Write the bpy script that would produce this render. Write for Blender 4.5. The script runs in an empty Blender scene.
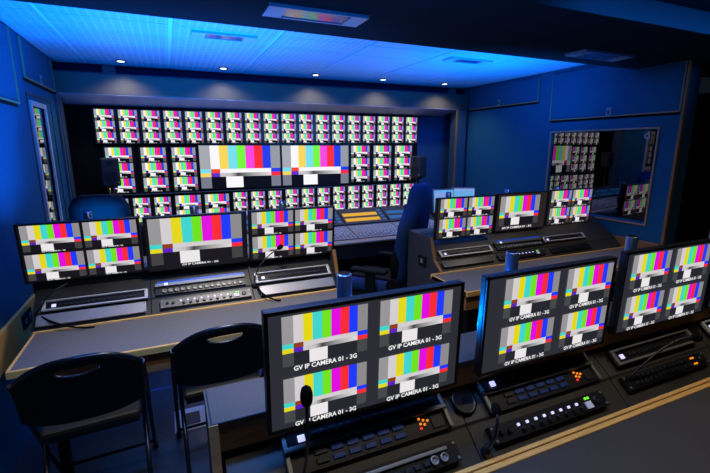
import bpy, bmesh, math, random
from mathutils import Vector, Matrix
random.seed(7)
C = bpy.context.scene
PI = math.pi

# ------------------------------------------------------------------ camera
def cam():
    yaw, pitch, roll, f = math.radians(23.7546), math.radians(12.0739), math.radians(-0.0628), 418.36
    fw = Vector((math.sin(yaw) * math.cos(pitch), math.cos(yaw) * math.cos(pitch), -math.sin(pitch)))
    rt = Vector((math.cos(yaw), -math.sin(yaw), 0)); up = rt.cross(fw)
    r = rt * math.cos(roll) + up * math.sin(roll); u = r.cross(fw)
    cd = bpy.data.cameras.new('camera'); o = bpy.data.objects.new('camera', cd)
    o.matrix_world = Matrix(((r.x, u.x, -fw.x, 0), (r.y, u.y, -fw.y, 0), (r.z, u.z, -fw.z, 1.65), (0, 0, 0, 1)))
    cd.sensor_width = 36; cd.lens = f * 36 / 710; cd.clip_start = 0.02
    C.collection.objects.link(o); C.camera = o
cam()

# ------------------------------------------------------------------ world, lights, exposure
def srgb(r, g, b):
    f = lambda c: (c / 255 / 12.92) if c / 255 <= 0.04045 else ((c / 255 + 0.055) / 1.055) ** 2.4
    return (f(r), f(g), f(b), 1)
w = bpy.data.worlds.new('world'); C.world = w; w.use_nodes = True
w.node_tree.nodes['Background'].inputs[0].default_value = (0.004, 0.006, 0.010, 1)
w.node_tree.nodes['Background'].inputs[1].default_value = 1.0
def area(name, loc, rot, sx, sy, power, col):
    l = bpy.data.lights.new(name, 'AREA'); l.shape = 'RECTANGLE'; l.size = sx; l.size_y = sy
    l.energy = power; l.color = col
    o = bpy.data.objects.new(name, l); o.location = loc; o.rotation_euler = rot; C.collection.objects.link(o)
def spot(name, loc, power, col, ang=100, blend=0.6, rot=(0, 0, 0), r=0.03):
    l = bpy.data.lights.new(name, 'SPOT'); l.energy = power; l.color = col
    l.spot_size = math.radians(ang); l.spot_blend = blend; l.shadow_soft_size = r
    o = bpy.data.objects.new(name, l); o.location = loc; o.rotation_euler = rot; C.collection.objects.link(o)
BLUE = (0.0, 0.215, 1.0)
WARM = (1.0, 0.86, 0.70)
def bar_light(loc, sx, sy, power, col=BLUE, spread=150, rot=(PI, 0, 0)):
    area('bar_and_fill_light', loc, rot, sx, sy, power, col); C.collection.objects[-1].data.spread = math.radians(spread)
# blue LED bars lying behind the monitors on the consoles' backs, washing the ceiling
bar_light((0.12, 2.87, 1.03), 1.5, 0.05, 54, spread=112, rot=(math.radians(162), 0, 0))
bar_light((2.70, 2.87, 1.05), 0.95, 0.05, 27, spread=92, rot=(math.radians(162), 0, 0))
bar_light((0.1, 2.90, 0.58), 1.4, 0.04, 1.3, rot=(0, 0, 0), spread=160)  # added downward fill for the floor under the left desk, not an LED bar
bar_light((0.66, 1.165, 1.03), 0.40, 0.04, 14, spread=170)
# added blue fill hidden behind the dropped beam, brightening ceiling and header
area('beam_back_fill', (1.0, 2.62, 2.345), (math.radians(105), 0, 0), 3.6, 0.06, 4.0, BLUE)
# added unseen blue fills for the front console top and the beam's near face
area('near_blue_fill', (0.1, 1.0, 2.38), (math.radians(10), 0, 0), 1.2, 0.10, 13, (0.07, 0.28, 1.0)); C.collection.objects[-1].data.spread = math.radians(95)
area('near_blue_fill_right', (2.6, 0.9, 2.36), (math.radians(80), 0, 0), 1.6, 0.08, 8.0, (0.02, 0.26, 1.0)); C.collection.objects[-1].data.spread = math.radians(50)
# added dim neutral fill over the front desk, placed so its monitors shade the fascia
area('near_desk_fill', (1.25, 0.68, 2.37), (0, 0, 0), 2.4, 0.12, 12, (1.0, 0.88, 0.74))
for dx_ in (-0.314, 0.581, 1.541, 2.361, 3.218):
    spot('downlight_lamp', (dx_, 4.50, 2.395), 12, WARM, 130, 0.7)
# added soft neutral fill spots above both desks; the beam's own lamps are unlit
spot('desk_fill_spot', (0.35, 2.10, 2.27), 85, (1.0, 0.91, 0.82), 118, 0.7, (0, math.radians(-8), 0), 0.16)
spot('desk_fill_spot_right', (2.9, 2.10, 2.27), 26, (1.0, 0.86, 0.72), 100, 0.7, (0, math.radians(6), 0), 0.16)
v = C.view_settings
v.view_transform = 'Standard'; v.look = 'None'; v.gamma = 1; v.exposure = 0.0; v.use_curve_mapping = False

# ------------------------------------------------------------------ materials
MC = {}
def mat(name, col, rough=0.6, metal=0.0, noise=0.0, scale=40, bump=0.0, emit=None, es=1.0, spec=0.5, stretch=None):
    if name in MC: return MC[name]
    m = bpy.data.materials.new(name); m.use_nodes = True; nt = m.node_tree; b = nt.nodes['Principled BSDF']
    c = srgb(*col)
    b.inputs['Base Color'].default_value = c; b.inputs['Roughness'].default_value = rough
    b.inputs['Metallic'].default_value = metal; b.inputs['Specular IOR Level'].default_value = spec
    if noise or bump:
        tc = nt.nodes.new('ShaderNodeTexCoord'); n = nt.nodes.new('ShaderNodeTexNoise')
        mp = nt.nodes.new('ShaderNodeMapping'); nt.links.new(tc.outputs['Object'], mp.inputs[0])
        if stretch: mp.inputs['Scale'].default_value = stretch
        n.inputs['Scale'].default_value = scale; n.inputs['Detail'].default_value = 4
        nt.links.new(mp.outputs[0], n.inputs['Vector'])
        if noise:
            r = nt.nodes.new('ShaderNodeValToRGB')
            r.color_ramp.elements[0].color = tuple(x * (1 - noise) for x in c[:3]) + (1,)
            r.color_ramp.elements[1].color = tuple(min(1, x * (1 + noise)) for x in c[:3]) + (1,)
            r.color_ramp.elements[0].position = .3; r.color_ramp.elements[1].position = .7
            nt.links.new(n.outputs['Fac'], r.inputs[0]); nt.links.new(r.outputs[0], b.inputs['Base Color'])
        if bump:
            bp = nt.nodes.new('ShaderNodeBump'); bp.inputs['Strength'].default_value = bump; bp.inputs['Distance'].default_value = 0.002
            nt.links.new(n.outputs['Fac'], bp.inputs['Height']); nt.links.new(bp.outputs[0], b.inputs['Normal'])
    if emit:
        b.inputs['Emission Color'].default_value = srgb(*emit); b.inputs['Emission Strength'].default_value = es
    MC[name] = m; return m

fabric = mat('wall_fabric', (31, 94, 126), 0.95, noise=.16, scale=220, bump=.4, spec=.1)
post_m = mat('painted_frame', (52, 80, 100), 0.5, noise=.08, scale=30)
header_m = mat('header_brushed', (104, 104, 98), 0.36, metal=.35, noise=.10, scale=14, stretch=(.4, 14, 14))
beam_m = mat('beam_fabric', (18, 38, 48), 0.9, noise=.12, scale=200, bump=.3, spec=.1)
black = mat('black_plastic', (14, 14, 16), 0.45)
blacks = mat('black_satin', (20, 20, 22), 0.35)
matte = mat('matte_black', (9, 9, 11), 0.85, spec=.2)
dark_wall = mat('dark_wall', (8, 8, 10), 0.95, noise=.2, scale=60, spec=.1)
lam = mat('grey_laminate', (108, 104, 98), 0.55, noise=.10, scale=120, bump=.1)
lamd = mat('charcoal_laminate', (57, 57, 58), 0.55, noise=.10, scale=120, bump=.1)
wood = mat('wood_edging', (232, 180, 96), 0.5, noise=.18, scale=18, stretch=(1, 12, 12))
woodd = mat('dark_wood', (146, 102, 58), 0.55, noise=.2, scale=14, stretch=(1, 10, 10))
panel_m = mat('console_panel', (54, 52, 46), 0.5, noise=.08, scale=90, bump=.1)
alu = mat('brushed_aluminium', (176, 174, 170), 0.42, metal=.6, noise=.08, scale=30, stretch=(.5, 20, 20))
silver = mat('silver_frame', (140, 140, 136), 0.42, metal=.6)
chrome = mat('chrome_pole', (120, 150, 190), 0.28, metal=.92)
btn = mat('button_black', (26, 27, 32), 0.4)
btnb = mat('button_dark_blue', (18, 42, 84), 0.4, emit=(10, 60, 150), es=.10)
led_w = mat('led_white', (220, 220, 240), 0.4, emit=(205, 200, 255), es=1.0)
led_b = mat('led_blue', (60, 90, 220), 0.4, emit=(90, 130, 255), es=1.0)
led_o = mat('led_orange', (240, 120, 30), 0.4, emit=(255, 140, 30), es=1.0)
led_r = mat('led_red', (240, 40, 40), 0.4, emit=(255, 50, 50), es=1.0)
led_g = mat('led_green', (90, 220, 40), 0.4, emit=(120, 240, 40), es=1.0)
foam = mat('foam_black', (10, 10, 11), 0.98, noise=.4, scale=300, bump=1.0, spec=.1)
leather = mat('chair_leather', (28, 60, 112), 0.7, noise=.12, scale=60, bump=.2, spec=.15)
leatherd = mat('chair_leather_dark', (12, 14, 18), 0.7, noise=.12, scale=60, bump=.2, spec=.15)
chair_m = mat('chair_black', (6, 6, 7), 0.6, noise=.1, scale=200, bump=.2, spec=.2)
chair_tube = mat('chair_tube', (18, 18, 20), 0.25)
seat_m = mat('seat_vinyl', (32, 31, 30), 0.6, noise=.12, scale=120, bump=.2)
white_p = mat('white_print', (238, 238, 240), 0.7)
text_m = mat('caption_white', (0, 0, 0), 0.4, emit=(250, 250, 250), es=1.0)
speaker_m = mat('speaker_cabinet', (44, 44, 46), 0.5, noise=.1, scale=150)
cone_m = mat('speaker_cone', (4, 4, 5), 0.6)
grey_plate = mat('grey_plate', (130, 135, 142), 0.5)

def floor_mat():
    m = bpy.data.materials.new('floor_vinyl'); m.use_nodes = True; nt = m.node_tree; b = nt.nodes['Principled BSDF']
    tc = nt.nodes.new('ShaderNodeTexCoord'); n = nt.nodes.new('ShaderNodeTexNoise'); n.inputs['Scale'].default_value = 160
    r = nt.nodes.new('ShaderNodeValToRGB'); r.color_ramp.elements[0].position = .35; r.color_ramp.elements[1].position = .75
    r.color_ramp.elements[0].color = srgb(48, 52, 60); r.color_ramp.elements[1].color = srgb(84, 90, 102)
    nt.links.new(tc.outputs['Object'], n.inputs['Vector']); nt.links.new(n.outputs['Fac'], r.inputs[0]); nt.links.new(r.outputs[0], b.inputs['Base Color'])
    b.inputs['Roughness'].default_value = .38
    return m
floor_m = floor_mat()

def ceil_mat(name, strong):
    # perforated metal, blue lamp light tinted into its base colour: rows of tiny holes between plain ribs
    m = bpy.data.materials.new(name); m.use_nodes = True; nt = m.node_tree; b = nt.nodes['Principled BSDF']
    tc = nt.nodes.new('ShaderNodeTexCoord'); sp = nt.nodes.new('ShaderNodeSeparateXYZ'); nt.links.new(tc.outputs['Object'], sp.inputs[0])
    def band(axis, freq, width):
        a = nt.nodes.new('ShaderNodeMath'); a.operation = 'MULTIPLY'; a.inputs[1].default_value = freq; nt.links.new(sp.outputs[axis], a.inputs[0])
        f = nt.nodes.new('ShaderNodeMath'); f.operation = 'FRACT'; nt.links.new(a.outputs[0], f.inputs[0])
        l = nt.nodes.new('ShaderNodeMath'); l.operation = 'LESS_THAN'; l.inputs[1].default_value = width; nt.links.new(f.outputs[0], l.inputs[0]); return l
    bx_, by_ = band(0, 1 / .052, .26), band(1, 1 / .117, .10)
    mx = nt.nodes.new('ShaderNodeMath'); mx.operation = 'MAXIMUM'; nt.links.new(bx_.outputs[0], mx.inputs[0]); nt.links.new(by_.outputs[0], mx.inputs[1])
    mix = nt.nodes.new('ShaderNodeMix'); mix.data_type = 'RGBA'
    k = .80 if strong else .92
    mix.inputs['A'].default_value = (.38 * k, .60 * k, .82 * k, 1); mix.inputs['B'].default_value = (.38, .60, .82, 1)
    nt.links.new(mx.outputs[0], mix.inputs['Factor']); nt.links.new(mix.outputs['Result'], b.inputs['Base Color'])
    b.inputs['Roughness'].default_value = .45
    return m
ceil_perf, ceil_plain = ceil_mat('ceiling_perforated', True), ceil_mat('ceiling_plain', False)
seam_m = mat('ceiling_seam', (200, 228, 246), 0.45)

def bars_mat(name, pal, umd=False):
    # television test pattern, four bands of flat colour: flat print on a lit screen
    m = bpy.data.materials.new(name); m.use_nodes = True; nt = m.node_tree; b = nt.nodes['Principled BSDF']
    uv = nt.nodes.new('ShaderNodeTexCoord'); sp = nt.nodes.new('ShaderNodeSeparateXYZ'); nt.links.new(uv.outputs['UV'], sp.inputs[0])
    U, V = sp.outputs[0], sp.outputs[1]
    def ramp(stops, interp='CONSTANT'):
        r = nt.nodes.new('ShaderNodeValToRGB'); cr = r.color_ramp; cr.interpolation = interp
        while len(cr.elements) < len(stops): cr.elements.new(0.5)
        for e, (p, c) in zip(cr.elements, stops): e.position = p
        for e, (p, c) in zip(cr.elements, stops): e.color = srgb(*pal.get(c, c) if isinstance(c, str) else c)
        nt.links.new(U, r.inputs[0]); return r.outputs[0]
    R1 = ramp([(0, 'grey'), (.125, 'white'), (.232, 'yellow'), (.339, 'cyan'), (.446, 'green'), (.554, 'magenta'), (.661, 'red'), (.768, 'blue'), (.875, 'grey2')])
    R2 = ramp([(0, 'cyan'), (.125, 'brown'), (.232, 'white'), (.875, 'blue')])
    R3 = ramp([(0, 'yellow'), (.125, 'purple'), (.228, 'purple'), (.233, (205, 203, 203)), (.36, (195, 193, 193)), (.45, (66, 66, 68)), (.60, (150, 150, 150)), (.872, (225, 222, 222)), (.876, 'red'), (1, 'red')], 'LINEAR')
    # yellow -> purple must be a hard step
    R3n = R3.node.color_ramp; R3n.elements[1].position = .126
    e = R3n.elements.new(.122); e.color = srgb(*pal['yellow'])
    R4 = ramp([(0, 'dark'), (.125, 'black'), (.30, 'block'), (.51, 'black'), (.875, 'dark')])
    def step(edge):
        s = nt.nodes.new('ShaderNodeMath'); s.operation = 'LESS_THAN'; s.inputs[1].default_value = edge; nt.links.new(V, s.inputs[0]); return s.outputs[0]
    def mixc(f, A, B):
        x = nt.nodes.new('ShaderNodeMix'); x.data_type = 'RGBA'; nt.links.new(f, x.inputs['Factor']); nt.links.new(A, x.inputs['A']); nt.links.new(B, x.inputs['B']); return x.outputs['Result']
    o = mixc(step(1 - .55), R1, R2); o = mixc(step(1 - .645), o, R3); o = mixc(step(1 - .735), o, R4)
    if umd:   # the small under-monitor line of the wall tiles, too small to read
        R5 = ramp([(0, (50, 90, 40)), (.125, 'black'), (.26, (170, 170, 170)), (.33, 'black'), (.36, (170, 170, 170)), (.60, 'black'), (.64, (160, 160, 160)), (.72, 'black'), (.88, (90, 90, 96))])
        o = mixc(step(.065), o, R5)
    b.inputs['Base Color'].default_value = (0.004, 0.004, 0.004, 1); b.inputs['Roughness'].default_value = .5; b.inputs['Specular IOR Level'].default_value = .12
    nt.links.new(o, b.inputs['Emission Color']); b.inputs['Emission Strength'].default_value = 1.0
    return m
pal = dict(grey=(152, 150, 152), grey2=(140, 138, 140), white=(212, 206, 208), yellow=(228, 216, 24), cyan=(64, 214, 206), green=(112, 228, 30), magenta=(226, 14, 224),
           red=(248, 44, 52), blue=(30, 58, 250), brown=(146, 62, 26), purple=(92, 34, 190), dark=(66, 64, 66), black=(24, 22, 28), block=(236, 232, 234))
palw = dict(grey=(168, 170, 178), grey2=(150, 154, 164), white=(250, 248, 250), yellow=(250, 216, 90), cyan=(120, 224, 240), green=(120, 248, 60), magenta=(248, 70, 226),
            red=(252, 44, 50), blue=(36, 62, 236), brown=(250, 70, 40), purple=(96, 50, 200), dark=(120, 124, 140), black=(10, 10, 18), block=(252, 250, 252))
bars_desk = bars_mat('test_pattern_desk', pal)
paln = dict(pal); paln.update(black=(38, 38, 46), dark=(70, 72, 74))
bars_near = bars_mat('test_pattern_near', paln)
bars_wall = bars_mat('test_pattern_wall', palw)
pals = dict(palw); pals.update(yellow=(246, 226, 40), cyan=(80, 226, 226), magenta=(240, 30, 226), brown=(90, 20, 90), dark=(90, 92, 100), black=(8, 6, 12))
bars_tile = bars_mat('test_pattern_tile', pals, True)
scr_n = mat('screen_slate', (6, 6, 8), .3, emit=(44, 44, 53), es=1)
scr_l = mat('screen_black', (5, 5, 6), .3, emit=(17, 15, 19), es=1)
scr_r = mat('screen_warm_black', (5, 5, 6), .3, emit=(40, 34, 36), es=1)
scr_w = mat('screen_wall', (5, 5, 6), .3, emit=(6, 8, 18), es=1)

def glass_mat(name, fac):
    # coated privacy glass: part mirror, the dark room behind it barely seen
    m = bpy.data.materials.new(name); m.use_nodes = True; nt = m.node_tree; nt.nodes.clear()
    out = nt.nodes.new('ShaderNodeOutputMaterial'); mix = nt.nodes.new('ShaderNodeMixShader'); g = nt.nodes.new('ShaderNodeBsdfGlossy'); t = nt.nodes.new('ShaderNodeBsdfTransparent')
    fr = nt.nodes.new('ShaderNodeFresnel'); fr.inputs[0].default_value = 1.6
    ad = nt.nodes.new('ShaderNodeMath'); ad.operation = 'ADD'; ad.use_clamp = True; ad.inputs[1].default_value = fac
    nt.links.new(fr.outputs[0], ad.inputs[0]); nt.links.new(ad.outputs[0], mix.inputs[0])
    g.inputs['Roughness'].default_value = .01; t.inputs[0].default_value = (.25, .27, .32, 1)
    nt.links.new(t.outputs[0], mix.inputs[1]); nt.links.new(g.outputs[0], mix.inputs[2]); nt.links.new(mix.outputs[0], out.inputs[0])
    return m
glass_l, glass_r = glass_mat('window_glass_left', .30), glass_mat('window_glass_right', .17)
cover_m = mat('light_cover', (64, 84, 112), .12, spec=1.0)

# ------------------------------------------------------------------ mesh helpers
class MB:
    def __init__(s): s.bm = bmesh.new()
    def box(s, x0, x1, y0, y1, z0, z1, bev=0):
        r = bmesh.ops.create_cube(s.bm, size=1); vs = r['verts']
        for q in vs: q.co = Vector(((x0 + x1) / 2 + q.co.x * (x1 - x0), (y0 + y1) / 2 + q.co.y * (y1 - y0), (z0 + z1) / 2 + q.co.z * (z1 - z0)))
        if bev:
            es = list({e for q in vs for e in q.link_edges})
            bmesh.ops.bevel(s.bm, geom=es, offset=bev, segments=2, affect='EDGES', profile=.5)
        return s
    def prism(s, pts, x0, x1, axis='x'):
        f = {'x': lambda a, p: (a, p[0], p[1]), 'y': lambda a, p: (p[0], a, p[1]), 'z': lambda a, p: (p[0], p[1], a)}[axis]
        A = [s.bm.verts.new(f(x0, p)) for p in pts]; B = [s.bm.verts.new(f(x1, p)) for p in pts]
        n = len(pts); fs = [s.bm.faces.new(A), s.bm.faces.new(B[::-1])]
        for i in range(n): fs.append(s.bm.faces.new((A[(i + 1) % n], A[i], B[i], B[(i + 1) % n])))
        return s
    def tube(s, pts, r, seg=10, cap=True):
        pts = [Vector(p) for p in pts]; rr = r if isinstance(r, (list, tuple)) else [r] * len(pts); rings = []
        ref = None
        for i, p in enumerate(pts):
            d = (pts[min(i + 1, len(pts) - 1)] - pts[max(i - 1, 0)]).normalized()
            if ref is None: ref = d.orthogonal().normalized()
            a = (ref - d * ref.dot(d)).normalized(); ref = a; b = d.cross(a)
            rings.append([s.bm.verts.new(p + (a * math.cos(t) + b * math.sin(t)) * rr[i]) for t in (2 * PI * k / seg for k in range(seg))])
        for A, B in zip(rings, rings[1:]):
            for k in range(seg):
                f = s.bm.faces.new((A[k], A[(k + 1) % seg], B[(k + 1) % seg], B[k])); f.smooth = True
        if cap: s.bm.faces.new(rings[0][::-1]); s.bm.faces.new(rings[-1])
        return s
    def lathe(s, prof, center=(0, 0, 0), axis='z', seg=20):
        c = Vector(center); rings = []
        for r, h in prof:
            ring = []
            for k in range(seg):
                t = 2 * PI * k / seg; a, b = r * math.cos(t), r * math.sin(t)
                ring.append(s.bm.verts.new(c + Vector({'z': (a, b, h), 'y': (a, h, -b), 'x': (h, a, b)}[axis])))
            rings.append(ring)
        for A, B in zip(rings, rings[1:]):
            for k in range(seg):
                f = s.bm.faces.new((A[k], A[(k + 1) % seg], B[(k + 1) % seg], B[k])); f.smooth = True
        s.bm.faces.new(rings[0][::-1]); s.bm.faces.new(rings[-1]); return s
    def quad(s, pts):
        f = s.bm.faces.new([s.bm.verts.new(p) for p in pts]); uvl = s.bm.loops.layers.uv.verify()
        for l, q in zip(f.loops, ((0, 0), (1, 0), (1, 1), (0, 1))): l[uvl].uv = q
        return s
    def mesh(s, name, m):
        bmesh.ops.recalc_face_normals(s.bm, faces=s.bm.faces) if not s.bm.loops.layers.uv else None
        me = bpy.data.meshes.new(name); s.bm.to_mesh(me); s.bm.free(); me.materials.append(m); return me
    def obj(s, name, m, parent=None, **kw): return link(name, s.mesh(name, m), parent, **kw)
def link(name, me, parent=None, loc=None, rot=None, label=None, cat=None, group=None, kind=None):
    o = bpy.data.objects.new(name, me); C.collection.objects.link(o)
    if parent: o.parent = parent
    if loc: o.location = loc
    if rot: o.rotation_euler = rot
    if label: o['label'] = label
    if cat: o['category'] = cat
    if group: o['group'] = group
    if kind: o['kind'] = kind
    return o
def thing(name, label, cat, loc=(0, 0, 0), rot=(0, 0, 0), group=None):
    return link(name, None, None, loc, rot, label, cat, group)
def relabel(o, label, group=None):
    o['label'] = label
    if group: o['group'] = group
def copy_tree(o, parent=None):
    c = o.copy(); C.collection.objects.link(c)
    if parent: c.parent = parent
    for ch in o.children: copy_tree(ch, c)
    return c
_txt = {}
def text_mesh(body, width, cap):
    k = (body, width, cap)
    if k in _txt: return _txt[k]
    cu = bpy.data.curves.new('caption', 'FONT'); cu.body = body; cu.align_x = 'CENTER'; cu.offset = .020; cu.resolution_u = 2; cu.size = 1
    o = bpy.data.objects.new('caption_tmp', cu); C.collection.objects.link(o)
    bpy.context.view_layer.update()
    me = bpy.data.meshes.new_from_object(o.evaluated_get(bpy.context.evaluated_depsgraph_get()))
    bpy.data.objects.remove(o); me.materials.clear(); me.materials.append(text_m)
    xs = [q.co.x for q in me.vertices]; ys = [q.co.y for q in me.vertices]
    sx = width / (max(xs) - min(xs)); sy = cap / (max(ys) - min(ys)); cx = (max(xs) + min(xs)) / 2; y0 = min(ys)
    for q in me.vertices: q.co = Vector(((q.co.x - cx) * sx, 0, (q.co.y - y0) * sy))   # stands in the xz plane, facing -y
    _txt[k] = me; return me

# ------------------------------------------------------------------ room shell
XL, XR, YB, ZC = -0.88, 3.75, 5.0, 2.42
MB().box(XL - .1, 5.0, -1.3, 5.6, -.06, 0).obj('floor', floor_m, kind='structure')
MB().quad([(-.8, 2.955, .0015), (1.6, 2.955, .0015), (1.6, 2.965, .0015), (-.8, 2.965, .0015)]).obj('trim_9', mat('floor_seam', (40, 110, 190), .4), kind='structure')
cl = MB().box(XL - .1, 5.0, -1.3, 5.6, ZC + .012, ZC + .09).obj('ceiling', seam_m, kind='structure')
xs = [-.88, -.62, .09, .80, 1.51, 2.22, 2.93, 3.64, 3.75]; ys = [2.45 + .35 * k for k in range(7)] + [4.88]
pm = {}
for i in range(len(xs) - 1):
    for j in range(len(ys) - 1):
        a, b_, c, d = xs[i], xs[i + 1], ys[j], ys[j + 1]
        if d - c < .05: continue
        key = (round(b_ - a, 3), round(d - c, 3), xs[i] < 1.5)
        gx, gy = (.014 if i in (1, 2) else .009), .005
        if key not in pm: pm[key] = MB().box(gx, b_ - a - gx, gy, d - c - gy, 0, .014, .002).mesh('ceiling_panel', ceil_perf if key[2] else ceil_plain)
        link('ceiling_panel', pm[key], cl, (a, c, ZC))
# near half of the ceiling, behind the beam
MB().box(XL, 4.9, -1.2, 1.62, ZC - .004, ZC + .012).obj('ceiling_near_sheet', beam_m, cl)

def wall_x(name, x0, x1, y0, y1, hole, m):
    wy0, wy1, wz0, wz1 = hole; b = MB()
    b.box(x0, x1, y0, wy0, 0, ZC); b.box(x0, x1, wy1, y1, 0, ZC); b.box(x0, x1, wy0, wy1, 0, wz0); b.box(x0, x1, wy0, wy1, wz1, ZC)
    return b.obj(name, m, kind='structure')
WLH = (3.86, 4.22, 1.03, 1.95); WRH = (2.27, 3.33, .995, 1.79)
wl = wall_x('wall_left', XL - .1, XL, -1.25, 4.66, WLH, fabric)
wr = wall_x('wall_right', XR, XR + .17, 2.10, 4.86, WRH, fabric)
MB().box(XL - .1, 5.0, 5.06, 5.16, 0, ZC).obj('wall_back', mat('back_navy', (40, 72, 110), .9, noise=.14, scale=200, spec=.1), kind='structure')
MB().box(XL - .1, 5.0, -1.30, -1.22, 0, ZC).obj('wall_rear', dark_wall, kind='structure')
MB().box(4.86, 4.96, -1.25, 2.12, 0, ZC).obj('wall_right_alcove', dark_wall, kind='structure')
MB().box(XL - .1, XL, 4.66, 5.06, 0, ZC).obj('wall_left_niche', matte, kind='structure')
MB().box(XR, XR + .1, 4.86, 5.06, 0, ZC).obj('wall_right_niche', mat('niche_blue', (26, 52, 80), .9), kind='structure')
# closing boxes of the neighbouring rooms seen dimly through the panes
MB().box(XL - .42, XL - .40, 3.6, 4.5, .8, 2.2).obj('wall_beyond_left_window', matte, kind='structure')
MB().box(XR + .52, XR + .54, 1.9, 3.7, .7, 2.1).obj('wall_beyond_right_window', matte, kind='structure')

def frame_x(b, x0, x1, y0, y1, z0, z1, t):
    b.box(x0, x1, y0, y1, z0, z0 + t); b.box(x0, x1, y0, y1, z1 - t, z1); b.box(x0, x1, y0, y0 + t, z0 + t, z1 - t); b.box(x0, x1, y1 - t, y1, z0 + t, z1 - t)
    return b
w1 = link('window_1', None, None, (XL, 4.04, 1.0), kind='structure')
o_ = lambda par, nm, b, m: b.obj(nm, m, par).__setattr__('matrix_parent_inverse', Matrix.Translation(par.location).inverted()) 
o_(w1, 'window_frame', frame_x(MB(), XL - .02, XL + .014, 3.825, 4.255, 1.0, 1.985, .035), mat('frame_alu', (196, 200, 206), .4, metal=.2))
TL = math.tan(math.radians(4.2))
o_(w1, 'glass_pane', MB().prism([(XL - .036, 3.85), (XL - .036 + .38 * TL, 4.23), (XL - .042 + .38 * TL, 4.23), (XL - .042, 3.85)], 1.02, 1.96, 'z'), glass_l)
o_(w1, 'outer_trim', frame_x(MB(), XL - .005, XL + .006, 3.77, 4.47, .99, 2.035, .012), mat('trim_dark', (70, 72, 76), .4, metal=.3))
w2 = link('window_2', None, None, (XR, 2.80, 1.0), kind='structure')
tan = mat('trim_tan', (176, 138, 104), .5)
o_(w2, 'window_frame', frame_x(MB(), XR - .012, XR + .03, 2.25, 3.35, .977, 1.81, .013), tan)
TH = math.tan(math.radians(5.4))   # studio glass stands at an angle in its deep frame
o_(w2, 'glass_pane', MB().prism([(XR + .020, 3.335), (XR + .020 + 1.07 * TH, 2.265), (XR + .026 + 1.07 * TH, 2.265), (XR + .026, 3.335)], .99, 1.795, 'z'), glass_r)
o_(w2, 'reveal', MB().box(XR + .03, XR + .17, 2.255, 2.268, .98, 1.80).box(XR + .03, XR + .17, 2.268, 3.34, .975, .99).box(XR + .03, XR + .17, 2.268, 3.34, 1.795, 1.81), matte)
o_(w2, 'round_sticker', MB().lathe([(.022, -.001), (.022, .001), (.014, .001), (.014, -.001)], (XR + .019, 2.36, 1.74), 'x', 20), white_p)

# overhead locker doors in the side walls
def locker(wall, x, s, y0, y1, z0, z1, hy):
    d = MB().box(min(x, x + s * .012), max(x, x + s * .012), y0, y1, z0, z1, .002).obj('locker_door', fabric, wall)
    t = MB(); xa, xb = sorted((x + s * .008, x + s * .020))
    t.box(xa, xb, y0, y1, z0 - .005, z0 + .004); t.box(xa, xb, y0 - .003, y0 + .003, z0, z1); t.box(xa, xb, y1 - .003, y1 + .003, z0, z1)
    t.obj('edge_trim', tan, d)
    g = MB(); xa, xb = sorted((x + s * .002, x + s * .005)); g.box(xa, xb, y0 - .004, y1 + .004, z0 - .026, z0 - .008).obj('shadow_gap', matte, d)
    if hy:
        xa, xb = sorted((x + s * .012, x + s * .024)); MB().box(xa, xb, hy - .022, hy + .022, z0 - .004, z0 + .075, .003).obj('latch', grey_plate, d)
        xa, xb = sorted((x + s * .024, x + s * .030)); MB().box(xa, xb, hy - .006, hy + .006, z0 + .015, z0 + .05).obj('keyhole', black, d)
locker(wl, XL, 1, 2.1, 3.53, 1.935, 2.40, 0)
locker(wl, XL, 1, 3.765, 4.645, 2.135, 2.40, 4.2)
locker(wr, XR, -1, 3.55, 4.70, 2.135, 2.385, 4.146)
locker(wr, XR, -1, 2.115, 3.366, 1.925, 2.38, 2.71)
# end strip of the right wall, wooden ledges and corner post
MB().box(XR - .014, XR + .012, 2.085, 2.105, 0, 2.30).obj('trim_1', woodd, kind='structure')
MB().box(XR - .03, XR, 2.11, 2.80, .74, .845, .004).obj('trim_2', woodd, kind='structure')
MB().box(XL, XL + .02, 1.4, 3.4, .52, .715, .003).obj('trim_3', wood, kind='structure')
MB().box(XL, XL + .02, 4.66, 4.70, 0, 2.115, .003).obj('trim_4', post_m, kind='structure')
MB().box(XL, XL + .03, 4.70, 4.83, 0, 2.115, .003).obj('trim_10', post_m, kind='structure')
MB().box(3.555, 3.70, 4.70, 4.86, 0, 2.13, .004).obj('trim_5', post_m, kind='structure')
MB().box(3.540, 3.555, 4.70, 4.72, 0, 2.13).obj('trim_6', woodd, kind='structure')
# header box over the monitor wall and the dark band above it
hd = MB().box(XL + .005, 3.72, 4.70, 5.04, 2.135, 2.312, .004).obj('trim_7', header_m, kind='structure')
MB().prism([(4.704, 2.136), (4.704, 2.128), (5.028, 2.062), (5.028, 2.072)], XL + .01, 3.55).obj('soffit', mat('soffit_screenlit', (150, 150, 172), .6), hd)  # pale lavender colour stands in for screen light on the header's underside
MB().box(XL + .01, 3.715, 4.695, 4.705, 2.312, 2.322).obj('top_lip', post_m, hd)
MB().box(XL, 3.75, 4.88, 4.90, 2.31, 2.42).obj('wall_over_header', mat('band_navy', (24, 40, 92), .8), kind='structure')
for bx0, bz in ((-.50, 2.37), (3.50, 2.37)):
    MB().box(bx0, bx0 + .11, 4.84, 4.88, bz - .045, bz + .045, .004).obj('bracket', grey_plate, hd)
# dropped beam across the room with the two recessed lamps
bmq = MB().box(XL, 4.86, 1.60, 2.53, 2.30, ZC, .004).obj('trim_8', beam_m, kind='structure')

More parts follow.
